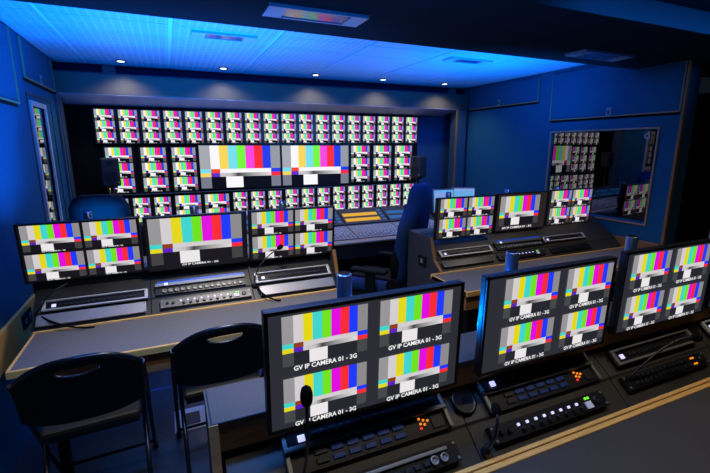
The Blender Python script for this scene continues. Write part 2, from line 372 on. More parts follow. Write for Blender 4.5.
def ceiling_lamp(x0, x1, y0, y1, z, label):
    t = thing('ceiling_light', label, 'light', ((x0 + x1) / 2, (y0 + y1) / 2, z), group='flat lamps in beam and ceiling')
    a, b = (x1 - x0) / 2, (y1 - y0) / 2
    f = MB(); f.box(-a, a, -b, -b + .012, -.016, 0); f.box(-a, a, b - .012, b, -.016, 0); f.box(-a, -a + .09, -b + .012, b - .012, -.016, 0, .002); f.box(a - .09, a, -b + .012, b - .012, -.016, 0, .002)
    f.obj('lamp_frame', mat('lamp_frame_blue', (150, 180, 205), .3), t)
    MB().box(-a + .09, a - .09, -b + .012, b - .012, -.012, -.001).obj('diffuser', cover_m, t)
ceiling_lamp(.486, .994, 2.078, 2.243, 2.30, 'flat recessed lamp in the beam, above the left desk')
ceiling_lamp(2.66, 3.172, 2.15, 2.32, 2.30, 'flat recessed lamp in the beam near the right wall')
ceiling_lamp(.22, .66, 3.21, 3.36, ZC, 'flat lamp in the bright perforated ceiling above the left desk')
ceiling_lamp(2.34, 2.79, 3.21, 3.36, ZC, 'flat lamp in the plain bright ceiling towards the right wall')
nm_ = ['first', 'second', 'third', 'fourth', 'fifth', 'sixth', 'seventh', 'eighth', 'ninth', 'tenth', 'eleventh', 'twelfth']
glow = mat('downlight_glow', (255, 240, 220), .4, emit=(255, 238, 225), es=2.5)
for k, dx_ in enumerate((-0.314, 0.581, 1.541, 2.361, 3.218)):
    t = thing('downlight', 'small round downlight over the header, %s from the left wall' % nm_[k], 'light', (dx_, 4.55, ZC), group='round downlights over the header')
    MB().lathe([(.032, 0), (.046, 0), (.046, -.008), (.032, -.010)], seg=18).obj('bezel', silver, t)
    MB().lathe([(.032, -.010), (.028, -.0125)], seg=16).obj('bulb', glow, t)

# ------------------------------------------------------------------ desk consoles
SA = math.atan2(.18, .23)
def console(x0, x1, y0, fd, bd, zt, secs, lmat, label, depth=.39, left_side=True, right_side=True, slope_m=panel_m, wx0=None, wx1=None, low=.08, fascia_m=None):
    t = thing('control_console', label, 'desk', ((x0 + x1) / 2, y0, 0))
    cx = (x0 + x1) / 2; a, b = x0 - cx, x1 - cx
    wa = a if wx0 is None else wx0 - cx; wb = b if wx1 is None else wx1 - cx
    top = MB().box(wa, wb, -depth, -.012, .735, .76, .001).obj('worktop', lmat, t)
    MB().box(wa, wb, -depth - .014, -depth, .728, .762, .004).obj('front_edging', wood, top)
    MB().box(wa, wb, -.012, .003, .735, .768, .003).obj('rear_edging', wood, top)
    if y0 < 1: MB().box(wa, wb, -.034, -.015, .735, .7655, .003).obj('rear_edging', wood, top)
    MB().box(wa, wa + .012, -depth, -.012, .7345, .7622, .002).obj('end_edging', wood, top)
    MB().box(wb - .012, wb, -depth, -.012, .7345, .7622, .002).obj('end_edging', wood, top)
    MB().box(wa + .03, wb - .03, -depth + .03, -depth + .05, .62, .735).obj('apron', woodd, t)
    # base carcass under the slope
    MB().box(a + .03, b - .03, .06, bd - .02, low, .74).obj('carcass', matte, t)
    if low < .1: MB().box(a + .05, b - .05, .10, bd - .06, 0, .08).obj('plinth', matte, t)
    # the sloped metal panels, one per operator's place, with a step between lower and upper row
    for (s0, s1) in secs:
        p = [(0.004, .762), (.082, .826), (.086, .836), (fd - .004, .836 + (fd - .09) * .70), (fd - .004, .80), (.06, .742)]
        MB().prism(p, s0 - cx + .002, s1 - cx - .002).obj('slope_panel', slope_m, t)
    MB().box(a + .02, b - .02, fd, bd - .01, .80, zt - .02).obj('rear_box', matte, t)
    MB().box(a + .02, b - .02, fd - .012, fd, zt - .085, zt - .02).obj('fascia', fascia_m or matte, t)
    MB().box(a + .005, b - .005, fd - .016, bd, zt - .02, zt, .003).obj('top_shelf', lmat, t)
    prof = [(.005, .0), (.005, .772), (.09, .832), (.145, zt - .004), (bd, zt - .004), (bd, 0)]
    for flag, xx in ((left_side, a), (right_side, b - .02)):
        if not flag: continue
        sp_ = MB().prism(prof, xx, xx + .02).obj('side_panel', lamd, t)
        e = MB(); pe = [Vector((0, *q)) for q in prof[1:4]]
        e.prism([(prof[1][0] - .005, prof[1][1]), (prof[2][0] - .005, prof[2][1] + .004), (prof[3][0] - .005, prof[3][1] + .004), (prof[3][0], prof[3][1] + .004), (prof[2][0], prof[2][1]), (prof[1][0], prof[1][1])], xx - .001, xx + .021)
        e.box(xx - .001, xx + .021, -.003, .005, .0, .772)
        e.obj('profile_edging', woodd, sp_)
    for lx in (wa + .10, wb - .14):
        MB().box(lx, lx + .04, -depth + .10, -depth + .14, 0, .735, .003).obj('leg', matte, t)
    return t
LX0, LX1, LY = -.72, .965, 2.375
RX0, RX1, RY = 1.72, 3.715, 2.39
NX0, NX1, NY = .035, 2.66, .80
cL = console(LX0, LX1, LY, .215, .47, .985, [(-.69, -.15), (-.15, .40), (.40, .935)], lam, 'grey left console desk with pale wood edging and silver slope, by the left wall', slope_m=mat('console_panel_dark', (30, 30, 30), .45), wx0=-.675, low=.60, left_side=False)
cR = console(RX0, RX1, RY, .33, .45, 1.0, [(1.75, 2.30), (2.30, 2.86), (2.86, 3.70)], lam, 'dark right console desk with wood edging reaching the right wall window', wx0=1.64, wx1=3.715, right_side=False, slope_m=panel_m)
cN = console(NX0, NX1, NY, .165, .315, 1.0, [(.065, .755), (.755, 1.395), (1.395, 2.0), (2.0, 2.63)], lamd, 'dark front console desk with wooden edge, nearest the camera', depth=.42, fascia_m=woodd)

def ws(y0, x, s, h=0.0):
    # point on a console slope: s along it, h above it
    return (x, y0 + s * math.cos(SA) - h * math.sin(SA), .768 + s * math.sin(SA) + h * math.cos(SA))

# ------------------------------------------------------------------ rack units (lie on the slope; local x right, y up the slope, z out)
def rack(name, label, y0, xc, s, cat='rack unit', group='rack units in the consoles', h=.014):
    return thing(name, label, cat, ws(y0, xc, s, h), (SA, 0, 0), group)
BTN = MB().box(-.009, .009, -.006, .006, 0, .006, .0015).mesh('button', btn)
BTNB = MB().box(-.017, .017, -.0065, .0065, 0, .005, .0015).mesh('button', btnb)
BTNK = MB().box(-.017, .017, -.0065, .0065, 0, .005, .0015).mesh('button', btn)
LEDW = MB().box(-.0045, .0045, -.004, .004, 0, .005, .001).mesh('lit_button', led_w)
KNOB = MB().lathe([(.008, 0), (.008, .008), (.006, .011)], seg=12).mesh('knob', blacks)
RING = MB().lathe([(.011, 0), (.0125, .004), (.0125, .008), (.008, .008), (.008, .004)], seg=14).mesh('knob', silver)
def dot(col, r=.0034): return MB().lathe([(r, 0), (r, .004)], seg=8).mesh('indicator', col)
DO, DR, DG, DB = dot(led_o), dot(led_r), dot(led_g, .0042), dot(led_b)
LCD = MB().box(-.0095, .0095, -.0085, .0085, 0, .004, .001).mesh('display', led_w)
SCREW = MB().lathe([(.004, 0), (.004, .003)], seg=8).mesh('screw', silver)
silver_b = mat('silver_bright', (206, 206, 202), .42, metal=.35)
def framed(t, w=.483, d=.058, n=14, sm=silver_b):
    # black tray in a silver frame with a row of small buttons and a lit display at its left end
    a, b = w / 2, d / 2
    MB().box(-a, a, -b, b, -.025, .0).obj('chassis', blacks, t)
    f = MB(); f.box(-a, a, -b, -b + .009, 0, .012, .002); f.box(-a, a, b - .007, b, 0, .012, .002); f.box(-a, -a + .016, -b + .009, b - .007, 0, .012, .002); f.box(a - .016, a, -b + .009, b - .007, 0, .012, .002)
    f.obj('frame', sm, t)
    link('display', LCD, t, (-a + .05, 0, 0))
    for k in range(n): link('button', BTN, t, (-a + .095 + k * (w - .14) / n, 0, 0))
def scr(t, w, d):
    for sx in (-1, 1):
        for sy in (-1, 1): link('screw', SCREW, t, (sx * (w / 2 - .008), sy * (d / 2 - .008), 0))
def keypanel(t, w=.495, leds='or', d=.10):
    # upper half: dark tray and silver bar; lower half: two rows of keys and a cluster of lamps
    a, b = w / 2, d / 2
    MB().box(-a, a, -b, b, -.025, 0).obj('faceplate', blacks, t)
    MB().box(-a, a, .004, .018, 0, .014, .002).obj('silver_bar', silver, t)
    MB().box(-a, -a + .012, -b, b, 0, .010, .002).obj('rack_ear', silver, t)
    MB().box(a - .012, a, -b, b, 0, .010, .002).obj('rack_ear', silver, t)
    MB().prism([(.018, 0), (b, 0), (b, .016), (.018, .008)], -a + .014, a - .014).obj('sloped_tray', btn, t)
    for k in range(15): link('key', BTN, t, (-a + .085 + k * .026, .034, .0125))
    link('display', LCD, t, (-a + .050, .031, .012))
    for r in range(2):
        for k in range(6): link('button', BTNB if k else BTNK, t, (-a + .095 + k * .046, -.010 - r * .022, 0))
    for k, (dx, dy, m) in enumerate(((.150, -.004, DO), (.162, -.010, DO), (.150, -.018, DO), (.162, -.022, DO), (.147, -.030, DR), (.175, -.014, DO))): link('indicator', m, t, (dx, dy, 0))
    MB().box(a - .062, a - .022, -.040, -.006, 0, .004, .001).obj('blank_key', btn, t)
    scr(t, w, d)
def buttonstrip(t, w=.49, d=.052, green=True, fm=blacks):
    a, b = w / 2, d / 2
    MB().box(-a, a, -b, b, -.02, 0, .001).obj('faceplate', fm, t)
    link('knob', KNOB, t, (-a + .035, 0, 0)); link('knob', KNOB, t, (-a + .065, -.002, 0))
    for k in range(8):
        x = -a + .105 + k * .036; link('lit_button', LEDW, t, (x, .006, 0)); link('knob', KNOB, t, (x + .014, -.010, 0))
    if green: link('indicator', DG, t, (a - .085, .014, 0)); link('indicator', DG, t, (a - .073, .014, 0))
    MB().box(a - .098, a - .070, -.018, .004, 0, .004).obj('label_plate', white_p, t)
    MB().lathe([(.013, 0), (.013, .005), (.009, .005)], (a - .042, 0, 0), seg=16).obj('socket', btn, t)
    scr(t, w, d)
def knobrack(t, w=.49, d=.075, n=14):
    a, b = w / 2, d / 2
    MB().box(-a, a, -b, b, -.025, 0).obj('faceplate', blacks, t)
    MB().prism([(.012, 0), (b - .01, 0), (b - .01, .018), (.012, .013)], -a, a).obj('silver_bar', silver, t)
    MB().box(-a + .01, a - .005, b - .010, b + .002, .008, .019).obj('blue_edge', mat('blue_edge', (20, 80, 190), .3, emit=(0, 60, 170), es=.5), t)
    link('display', LCD, t, (-a + .055, .021, .0145))
    for k in range(n): link('knob', RING, t, (-a + .045 + k * .032, -.018, 0))
def connector_strip(t, w=.49, d=.055):
    a, b = w / 2, d / 2
    MB().box(-a, a, -b, b, -.02, 0, .001).obj('faceplate', blacks, t)
    MB().box(-a + .01, a - .035, .008, .018, 0, .008, .002).obj('silver_bar', silver, t)
    for k in range(2): link('socket', RING, t, (a - .085 + k * .032, -.008, 0))
    for k in range(7): link('button', BTN, t, (-a + .20 + k * .03, -.010, 0))
    scr(t, w, d)
def two_row(t, w=.483, d=.05):
    a, b = w / 2, d / 2
    MB().box(-a, a, -b, b, -.02, 0, .001).obj('faceplate', blacks, t)
    for r in range(2):
        for k in range(13):
            link('button', BTN, t, (-a + .05 + k * .026, .011 - r * .022, 0))
        for k in range(2): link('indicator', DO, t, (a - .085 + k * .012, .011 - r * .022, 0))
    MB().lathe([(.014, 0), (.014, .006), (.010, .006)], (a - .03, 0, 0), seg=14).obj('socket', btn, t)
    scr(t, w, d)

# near console
keypanel(rack('intercom_unit', 'key panel with silver bar and orange lamps under the nearest monitor', NY, .455, .160, h=.010))
connector_strip(rack('connector_strip', 'connector strip with two round sockets, below the nearest key panel', NY, .44, .050))
keypanel(rack('intercom_unit', 'key panel with orange lamps under the front console\'s middle monitor', NY, 1.092, .160, h=.010))
buttonstrip(rack('button_strip', 'black strip of lit white buttons nearest the front wooden edge', NY, 1.055, .053))
framed(rack('framed_panel', 'silver framed key panel under the right monitor of the front console', NY, 1.69, .160), sm=silver)
two_row(rack('key_strip', 'black two-row key strip with orange lamps, front console at the right', NY, 1.67, .070))
framed(rack('framed_panel', 'framed key panel at the far right end of the front console', NY, 2.285, .172))
# left console
framed(rack('framed_panel', 'silver framed key panel at the wall end of the left console', LY, -.405, .128), d=.062)
knobrack(rack('knob_panel', 'panel with a row of round ring knobs, middle of the left console', LY, .12, .148))
framed(rack('framed_panel', 'silver framed key panel at the aisle end of the left console', LY, .665, .140), d=.075)
buttonstrip(rack('button_strip', 'strip of small lit buttons below the ring knobs, left console', LY, .14, .050), fm=mat('grey_faceplate', (92, 92, 90), .45, metal=.6))
for xc_, wd, lab in ((-.42, .49, 'plain silver blanking plate at the wall end of the left console'), (.675, .47, 'plain silver blanking plate at the aisle end of the left console')):
    t = rack('blanking_plate', lab, LY, xc_, .050, 'plate', 'silver blanking plates'); MB().box(-wd / 2, wd / 2, -.032, .032, -.01, .0, .001).obj('plate', alu, t); scr(t, wd, .064)
# right console
framed(rack('framed_panel', 'silver framed key panel at the aisle end of the right console', RY, 2.025, .145), d=.062)
knobrack(rack('knob_panel', 'dark panel with ring knobs, middle of the right console', RY, 2.57, .160))
framed(rack('framed_panel', 'silver framed key panel at the window end of the right console', RY, 3.08, .165), d=.055)
buttonstrip(rack('button_strip', 'strip of small lit buttons in the middle of the right console', RY, 2.53, .055))
for xc_, lab in ((2.0, 'dark blanking plate at the aisle end of the right console'), (3.08, 'dark blanking plate at the window end of the right console')):
    t = rack('blanking_plate', lab, RY, xc_, .055, 'plate', 'dark blanking plates'); MB().box(-.235, .235, -.026, .026, -.01, 0, .001).obj('plate', blacks, t); scr(t, .47, .052)
# round talk-back loudspeakers
for xc_, s_, y_, lab in ((.777, .170, NY, 'round black loudspeaker between the two nearest monitors'), (1.985, .185, NY, 'round black loudspeaker right of the third front monitor')):
    t = rack('round_speaker', lab, y_, xc_, s_, 'speaker', 'round loudspeakers of the front console', h=.004)
    MB().lathe([(.040, 0), (.043, .006), (.036, .010), (.033, .006)], seg=24).obj('rim', blacks, t)
    MB().lathe([(.033, 0), (.033, .005), (.012, .003), (.010, .007)], seg=24).obj('grille', matte, t)
# sockets and switches on the wall and on the console ends
def plate(name, label, loc, rot, w, h, n):
    t = thing(name, label, 'socket', loc, rot, 'socket plates')
    MB().box(-w / 2, w / 2, -h / 2, h / 2, 0, .010, .002).obj('plate', blacks, t)
    for k in range(n): MB().box(-.014, .014, -.016, .016, 0, .014, .002).obj('socket', grey_plate, t, loc=(-w / 2 + w * (k + .5) / n, 0, 0))
plate('switch_plate', 'small dark switch plate on the end of the right console', (RX0 - .0005, 2.62, .80), (PI / 2, 0, -PI / 2), .10, .085, 1)
plate('socket_plate', 'black plate with three sockets under the wooden ledge of the right wall', (XR - .004, 2.62, .70), (PI / 2, 0, -PI / 2), .24, .085, 3)
plate('socket_plate', 'black socket plate on the wooden ledge of the left wall', (XL + .0205, 2.95, .645), (PI / 2, 0, PI / 2), .16, .09, 2)

# ------------------------------------------------------------------ monitors on poles
W, H = .555, .3182
CAP = 'GV IP CAMERA 01 - 3G'
CUR = {}
def add_picture(t_screen, u0, u1, v0, v1, m, cap=None, cu=None, cv=None, w=W, h=H, y=-.0050, umd=None):
    x0, x1 = (u0 - .5) * w, (u1 - .5) * w; z0, z1 = (.5 - v1) * h, (.5 - v0) * h
    k = (round(x1 - x0, 4), round(z1 - z0, 4), m.name)
    if k not in CUR:
        a, c = (x1 - x0) / 2, (z1 - z0) / 2; CUR[k] = MB().quad([(-a, 0, -c), (a, 0, -c), (a, 0, c), (-a, 0, c)]).mesh('picture', m)
    link('picture', CUR[k], t_screen, ((x0 + x1) / 2, y, (z0 + z1) / 2))
    if cap:
        cw = (cu[1] - cu[0]) * w; chh = (cv[1] - cv[0]) * h
        link('caption', text_mesh(cap, round(cw, 3), round(chh, 4)), t_screen, (((cu[0] + cu[1]) / 2 - .5) * w, y - .0006, (.5 - cv[1]) * h))
def monitor(x, y, z, tilt, label, group, screen_m, pics, pole_y, pole_base, edge=None):
    t = thing('desk_monitor', label, 'monitor', (x, y, z), (0, 0, 0), group)
    tilt = math.radians(tilt); R = (-tilt, 0, 0)
    hs = MB().box(-W / 2, W / 2, 0, .022, -H / 2, H / 2, .003).box(-W * .38, W * .38, .02, .042, -H * .36, H * .36, .006).obj('housing', blacks, t, rot=R)
    f = MB(); bz = .009; a, c = W / 2 - .0005, H / 2 - .0005
    f.box(-a, a, -.006, .0, -c, -c + .007); f.box(-a, a, -.006, 0, c - bz, c); f.box(-a, -a + bz, -.006, 0, -c, c); f.box(a - bz, a, -.006, 0, -c, c)
    f.obj('bezel', black, t, rot=R)
    s = MB().box(-a + bz, a - bz, -.003, 0, -c + .006, c - bz).obj('screen', screen_m, t, rot=R)
    for p in pics: add_picture(s, *p)
    lz = pole_base - z
    MB().lathe([(.0225, 0), (.0225, 1.285 - pole_base), (.019, 1.29 - pole_base), (.019, 1.27 - pole_base)], (0, pole_y - y, lz), seg=20).obj('pole', chrome, t)
    MB().lathe([(.017, 1.2895 - pole_base), (.017, 1.2915 - pole_base)], (0, pole_y - y, lz), seg=18).obj('pole_opening', matte, t)
    MB().lathe([(.040, 0), (.040, .012), (.027, .016)], (0, pole_y - y, lz), seg=20).obj('pole_foot', blacks, t)
    ar = MB().box(-.03, .03, .040, pole_y - y, -.03, .02, .006).obj('arm', blacks, t)
    MB().lathe([(.036, -.035), (.036, .035)], (0, pole_y - y, -.005), seg=18).obj('clamp', grey_plate, t)
    MB().lathe([(.008, -.012), (.012, -.010), (.012, .012)], (-.044, pole_y - y, -.005), 'x', 10).obj('clamp_knob', blacks, ar)
    return t
def quad_pics(us, vs, uh, m, capu, capv):
    # us: two (u0,u1), vs: two (v0,v1) of pictures; captions given relative to each picture's width
    out = []
    for v in vs:
        for u in us:
            w_ = u[1] - u[0]; out.append((u[0], u[1], v[0], v[1], m, CAP, (u[0] + capu[0] * w_, u[0] + capu[1] * w_), (v[1] + capv[0], v[1] + capv[1])))
    return out
qN = quad_pics([(.073, .468), (.532, .932)], [(.05, .452), (.553, .930)], 0, bars_near, (.12, .87), (.006, .046))
qN2 = quad_pics([(.130, .525), (.592, .975)], [(.052, .442), (.540, .910)], 0, bars_near, (.12, .87), (.004, .044))
qL = quad_pics([(.036, .496), (.522, .972)], [(.024, .462), (.515, .953)], 0, bars_desk, (.30, .70), (.0, .022))
qR = quad_pics([(.06, .495), (.528, .968)], [(.03, .455), (.512, .94)], 0, bars_desk, (.16, .76), (.0, .026))
oL = [(.040, .946, .035, .885, bars_desk, CAP, (.325, .685), (.897, .935))]
oR = [(.068, .84, .085, .845, bars_desk, CAP, (.14, .72), (.885, .94))]
gn, gl, gr = 'monitors on the front console', 'monitors on the left console', 'monitors on the right console'
PN = NY + .285
monitor(.443, .896, 1.1268, -1.8, 'nearest monitor with four test pictures, behind a foam-tipped microphone', gn, scr_n, qN, PN, 1.0)
monitor(1.084, .903, 1.1268, -1.8, 'middle monitor of the front console, four test pictures, blue-lit left edge', gn, scr_n, qN2, PN, 1.0)
monitor(1.73, .928, 1.1268, -1.8, 'right monitor of the front console cut by the picture edge', gn, scr_n, qN, PN, 1.0)
monitor(2.34, .94, 1.1268, -1.8, 'fourth monitor at the far right end of the front console', gn, scr_n, qN, PN, 1.0)
PL = LY + .43
monitor(-.451, 2.561, 1.1175, -5.2, 'four-picture monitor by the left wall on the left console', gl, scr_l, qL, PL, .985)
monitor(.122, 2.534, 1.1175, -5.2, 'monitor with one large test picture on the left console', gl, scr_l, oL, PL, .985)
monitor(.689, 2.538, 1.1175, -5.2, 'four-picture monitor at the aisle end of the left console', gl, scr_l, qL, PL, .985)
PR = RY + .41
monitor(2.063, 2.567, 1.1218, -2.7, 'four-picture monitor at the aisle end of the right console', gr, scr_r, qR, PR, 1.0)
monitor(2.683, 2.622, 1.1218, -2.7, 'monitor with one large test picture on the right console', gr, scr_r, oR, PR, 1.0)
monitor(3.290, 2.655, 1.1218, -2.7, 'four-picture monitor beside the right wall window on the right console', gr, scr_r, qR, PR, 1.0)

# ------------------------------------------------------------------ gooseneck microphones
def bez(pts, n=14):
    pts = [Vector(p) for p in pts]; out = []
    for i in range(n + 1):
        t = i / n; q = pts
        while len(q) > 1: q = [a.lerp(b, t) for a, b in zip(q, q[1:])]
        out.append(q[0])
    return out
def mic(pts, label, r=.013, L=.045):
    t = thing('gooseneck_microphone', label, 'microphone', pts[0], group='gooseneck microphones')
    P = [Vector(p) - Vector(pts[0]) for p in pts]; path = bez(P)
    MB().lathe([(.016, -.012), (.016, .006), (.009, .014), (.006, .024)], seg=14).obj('base', blacks, t)
    MB().tube(path, .0042, 8).obj('gooseneck', blacks, t)
    d = (path[-1] - path[-2]).normalized(); e = path[-1]
    n = 9; pr = [e + d * (L * (k / (n - 1) - .35)) for k in range(n)]; rr = [max(.002, r * math.sqrt(max(0, 1 - (2 * k / (n - 1) - 1) ** 2))) for k in range(n)]
    rr[1] = max(rr[1], r * .7); rr[-2] = max(rr[-2], r * .72)
    MB().tube(pr, rr, 14).obj('foam_windscreen', foam, t)
mic([ws(NY, .236, .095), (.238, .80, .95), (.236, .80, 1.02), (.235, .80, 1.105)], 'black gooseneck microphone standing before the nearest monitor', .0145, .055)
mic([ws(NY, .776, .022), (.775, .78, .84), (.79, .79, .90), (.806, .82, .905)], 'short gooseneck microphone bent over the front console, left of the lit buttons', .014, .042)
mic([ws(NY, 1.442, .078), (1.50, .83, .90), (1.62, .83, .98), (1.735, .81, .955)], 'long gooseneck microphone lying bent to the right on the front console', .015, .05)
mic([ws(LY, -.66, .10), (-.62, 2.42, .93), (-.60, 2.47, .93), (-.52, 2.49, .965)], 'slim gooseneck microphone under the wall-side monitor of the left console', .008, .03)
mic([ws(LY, .415, .10), (.42, 2.44, .94), (.47, 2.47, .985), (.585, 2.495, 1.040)], 'gooseneck microphone before the aisle-end monitor of the left console', .015, .045)
def cable(pts, label, r=.005):
    MB().tube(bez([Vector(p) for p in pts], 18), r, 8).obj('cable', matte, label=label, cat='cable')
cable([ws(LY, -.655, .088, .006), ws(LY, -.62, .04, .02), (-.56, LY - .02, .795), (-.50, LY - .05, .766), (-.41, LY - .045, .766)], 'black cable running onto the worktop at the wall end of the left desk')
cable([ws(LY, .43, .10, .006), ws(LY, .43, .04, .02), (.45, LY - .02, .795), (.50, LY - .06, .766), (.54, LY - .06, .766)], 'black cable running onto the worktop near the aisle end of the left desk')

# ------------------------------------------------------------------ monitor wall
bk = MB().box(XL, 3.15, 5.03, 5.055, .80, 2.13).obj('wall_monitor_backboard', matte, kind='structure')
def wall_monitor(x0, x1, z0, z1, cols, rows, label, group, m, gap=.03, mz=.012, y=5.0, tilt=0, vg=.004, name='wall_monitor'):
    w_, h_ = x1 - x0, z1 - z0
    t = thing(name, label, 'monitor', ((x0 + x1) / 2, y, (z0 + z1) / 2), (tilt, 0, 0), group)
    MB().box(-w_ / 2 + .001, w_ / 2 - .001, .0, .028, -h_ / 2 + .001, h_ / 2 - .001, .002).obj('housing', black, t)
    f = MB(); a, c = w_ / 2 - .002, h_ / 2 - .002; q = .006
    f.box(-a, a, -.004, 0, -c, -c + q); f.box(-a, a, -.004, 0, c - q, c); f.box(-a, -a + q, -.004, 0, -c + q, c - q); f.box(a - q, a, -.004, 0, -c + q, c - q)
    f.obj('bezel', blacks, t)
    s = MB().box(-a + q, a - q, -.002, 0, -c + q, c - q).obj('screen', scr_w, t)
    cw, rh = w_ / cols, (h_ - 2 * mz) / rows
    for r in range(rows):
        for k in range(cols):
            add_picture(s, (k * cw + gap / 2) / w_, ((k + 1) * cw - gap / 2) / w_, (mz + r * rh) / h_ + vg / 2 / h_, (mz + (r + 1) * rh) / h_ - vg / 2 / h_, m, w=w_, h=h_, y=-.0032)
    return t
UP0, UP1 = -.652, 3.135
pw = (UP1 - UP0) / 6
for k in range(6):
    wall_monitor(UP0 + k * pw, UP0 + (k + 1) * pw, 1.680 + .0025 * k, 2.034 + .0025 * k, 3, 3, 'wall monitor of nine tiles in the top row, %s from the left' % nm_[k], 'nine-tile monitors of the top row', bars_tile, .040, .010)
cols_l = [-.600, -.277, .022]
for k in range(3):
    wall_monitor(cols_l[k], cols_l[k] + .285, 1.166, 1.664, 1, 3, 'narrow wall monitor of three tiles left of the large screens, %s from the left' % nm_[k], 'narrow monitors beside the large screens', bars_tile, .045, .012, vg=.012)
wall_monitor(.310, 1.236, 1.180, 1.684, 1, 1, 'large wall screen with one test picture, the left of the two', 'two large wall screens', bars_wall, .022, .014)
wall_monitor(1.240, 2.120, 1.180, 1.684, 1, 1, 'large wall screen with one test picture, the right of the two', 'two large wall screens', bars_wall, .022, .014)
for k in range(3):
    wall_monitor(2.122 + k * .318, 2.122 + k * .318 + .312, 1.190, 1.684, 1, 3, 'narrow wall monitor of three tiles right of the large screens, %s from them' % nm_[k], 'narrow monitors beside the large screens', bars_tile, .054, .012, vg=.012)
lw = (3.10 + .575) / 6
for k in range(6):
    x0 = -.60 + k * lw * 1.008
    two = (k == 1)
    wall_monitor(x0, x0 + lw * 1.0, .785 + .008 * k, 1.135 + .008 * k, 2 if two else 3, 2 if two else 3, 'lower wall monitor of %s tiles behind the mixing desk, %s from the left' % ('four' if two else 'nine', nm_[k]), 'lower row of wall monitors', bars_tile, .045, .012, y=4.985)
MB().box(-.64, 3.16, 4.95, 5.03, 1.158, 1.164, .003).obj('trim_11', post_m, kind='structure')

# ------------------------------------------------------------------ small loudspeakers either side of the wall
def speaker(x, y, z, rz, label):
    t = thing('studio_speaker', label, 'speaker', (x, y, z), (0, 0, rz), 'studio speakers')
    MB().box(-.08, .08, -.08, .08, -.135, .135, .018).obj('cabinet', speaker_m, t)
    MB().lathe([(.056, -.083), (.052, -.079), (.030, -.060), (.012, -.064)], (0, 0, -.045), 'y', 24).obj('woofer', cone_m, t)
    MB().lathe([(.030, -.083), (.026, -.076), (.009, -.079)], (0, 0, .085), 'y', 20).obj('tweeter', cone_m, t)
    MB().lathe([(.003, -.083), (.003, -.080)], (.062, 0, -.10), 'y', 8).obj('indicator', led_o, t)
    MB().box(-.05, .05, -.05, .05, -.155, -.135, .004).obj('foot', black, t)
    MB().tube([(0, 0, -.155), (0, 0, .02 - z)], .016, 10).obj('stand_post', black, t)
    MB().box(-.12, .12, -.12, .12, -z, .02 - z, .003).obj('stand_base', black, t)
speaker(-.525, 4.74, 1.415, .15, 'small studio speaker left of the monitor wall')
speaker(2.98, 4.72, 1.40, -1.15, 'small studio speaker right of the monitor wall')

# ------------------------------------------------------------------ mixing desk
md = thing('mixing_desk', 'wide grey audio mixing desk below the monitor wall', 'mixing desk', (1.2, 4.0, 0))
mx0, mx1 = -1.75, 1.72
mix_m = mat('mixer_surface', (152, 150, 148), .4, noise=.1, scale=60)
mix_d = mat('mixer_dark', (40, 50, 66), .4)
body = MB().prism([(-.25, .55), (-.25, .70), (-.16, .715), (.22, .79), (.50, .925), (.60, .925), (.60, .55)], mx0, mx1).obj('body', mat('mixer_body', (30, 32, 38), .5), md)
MB().box(mx0, mx1, -.275, -.15, .700, .720, .006).obj('armrest_rail', mat('mixer_rail', (160, 148, 136), .5), md)
sl = math.atan2(.075, .38)
FAD = MB().box(-.007, .007, -.012, .012, .002, .014, .002).mesh('fader', mat('fader_cap', (210, 212, 216), .4))
SLOT = MB().box(-.0025, .0025, -.055, .055, .0005, .003).mesh('slot', black)
KEY = MB().box(-.008, .008, -.006, .006, 0, .007, .001).mesh('key', mat('mixer_key', (228, 226, 222), .4))
nb = 6; bw = (mx1 - mx0 - .1) / nb
for b_ in range(nb):
    cxb = mx0 + .05 + bw * (b_ + .5)
    bank = MB().box(cxb - bw / 2 + .006, cxb + bw / 2 - .006, .0, .345, -.004, .002, .001).obj('fader_bank', mix_m, md, loc=(0, -.13, .725), rot=(sl, 0, 0))
    if b_ < 2: continue
    for k in range(12):
        x = cxb - bw / 2 + .045 + k * (bw - .09) / 11
        link('slot', SLOT, bank, (x, .075, .002)); link('fader', FAD, bank, (x, .045 + .06 * random.random(), .002))
        for r in range(3): link('key', KEY, bank, (x, .165 + r * .05, .002))
s2 = math.atan2(.135, .28)
scr_m1 = mat('mixer_display', (20, 60, 100), .3, emit=(30, 96, 150), es=.8)
scr_amb = mat('mixer_display_amber', (120, 80, 10), .3, emit=(230, 170, 40), es=.9)
for b_ in range(nb):
    cxb = mx0 + .05 + bw * (b_ + .5)
    bez_ = MB().box(cxb - bw / 2 + .008, cxb + bw / 2 - .008, .015, .315, -.002, .008, .003).obj('meter_bridge', mix_d, md, loc=(0, .22, .794), rot=(s2, 0, 0))
    for r in range(2):
        MB().box(cxb - bw / 2 + .03, cxb + bw / 2 - .10, .06 + r * .10, .12 + r * .10, .008, .011, .001).obj('meter_display', scr_m1 if b_ != 4 else scr_amb, bez_)
    for k in range(4): MB().box(cxb + bw / 2 - .075, cxb + bw / 2 - .03, .05 + k * .06, .085 + k * .06, .008, .012, .002).obj('soft_key', scr_m1, bez_)
for lx in (mx0 + .05, mx1 - .13):
    MB().box(lx, lx + .08, -.10, .56, 0, .55, .004).obj('leg', matte, md)
MB().box(mx0 + .14, mx1 - .14, .40, .44, .02, .55).obj('modesty_panel', mat('modesty_navy', (24, 34, 58), .6), md)
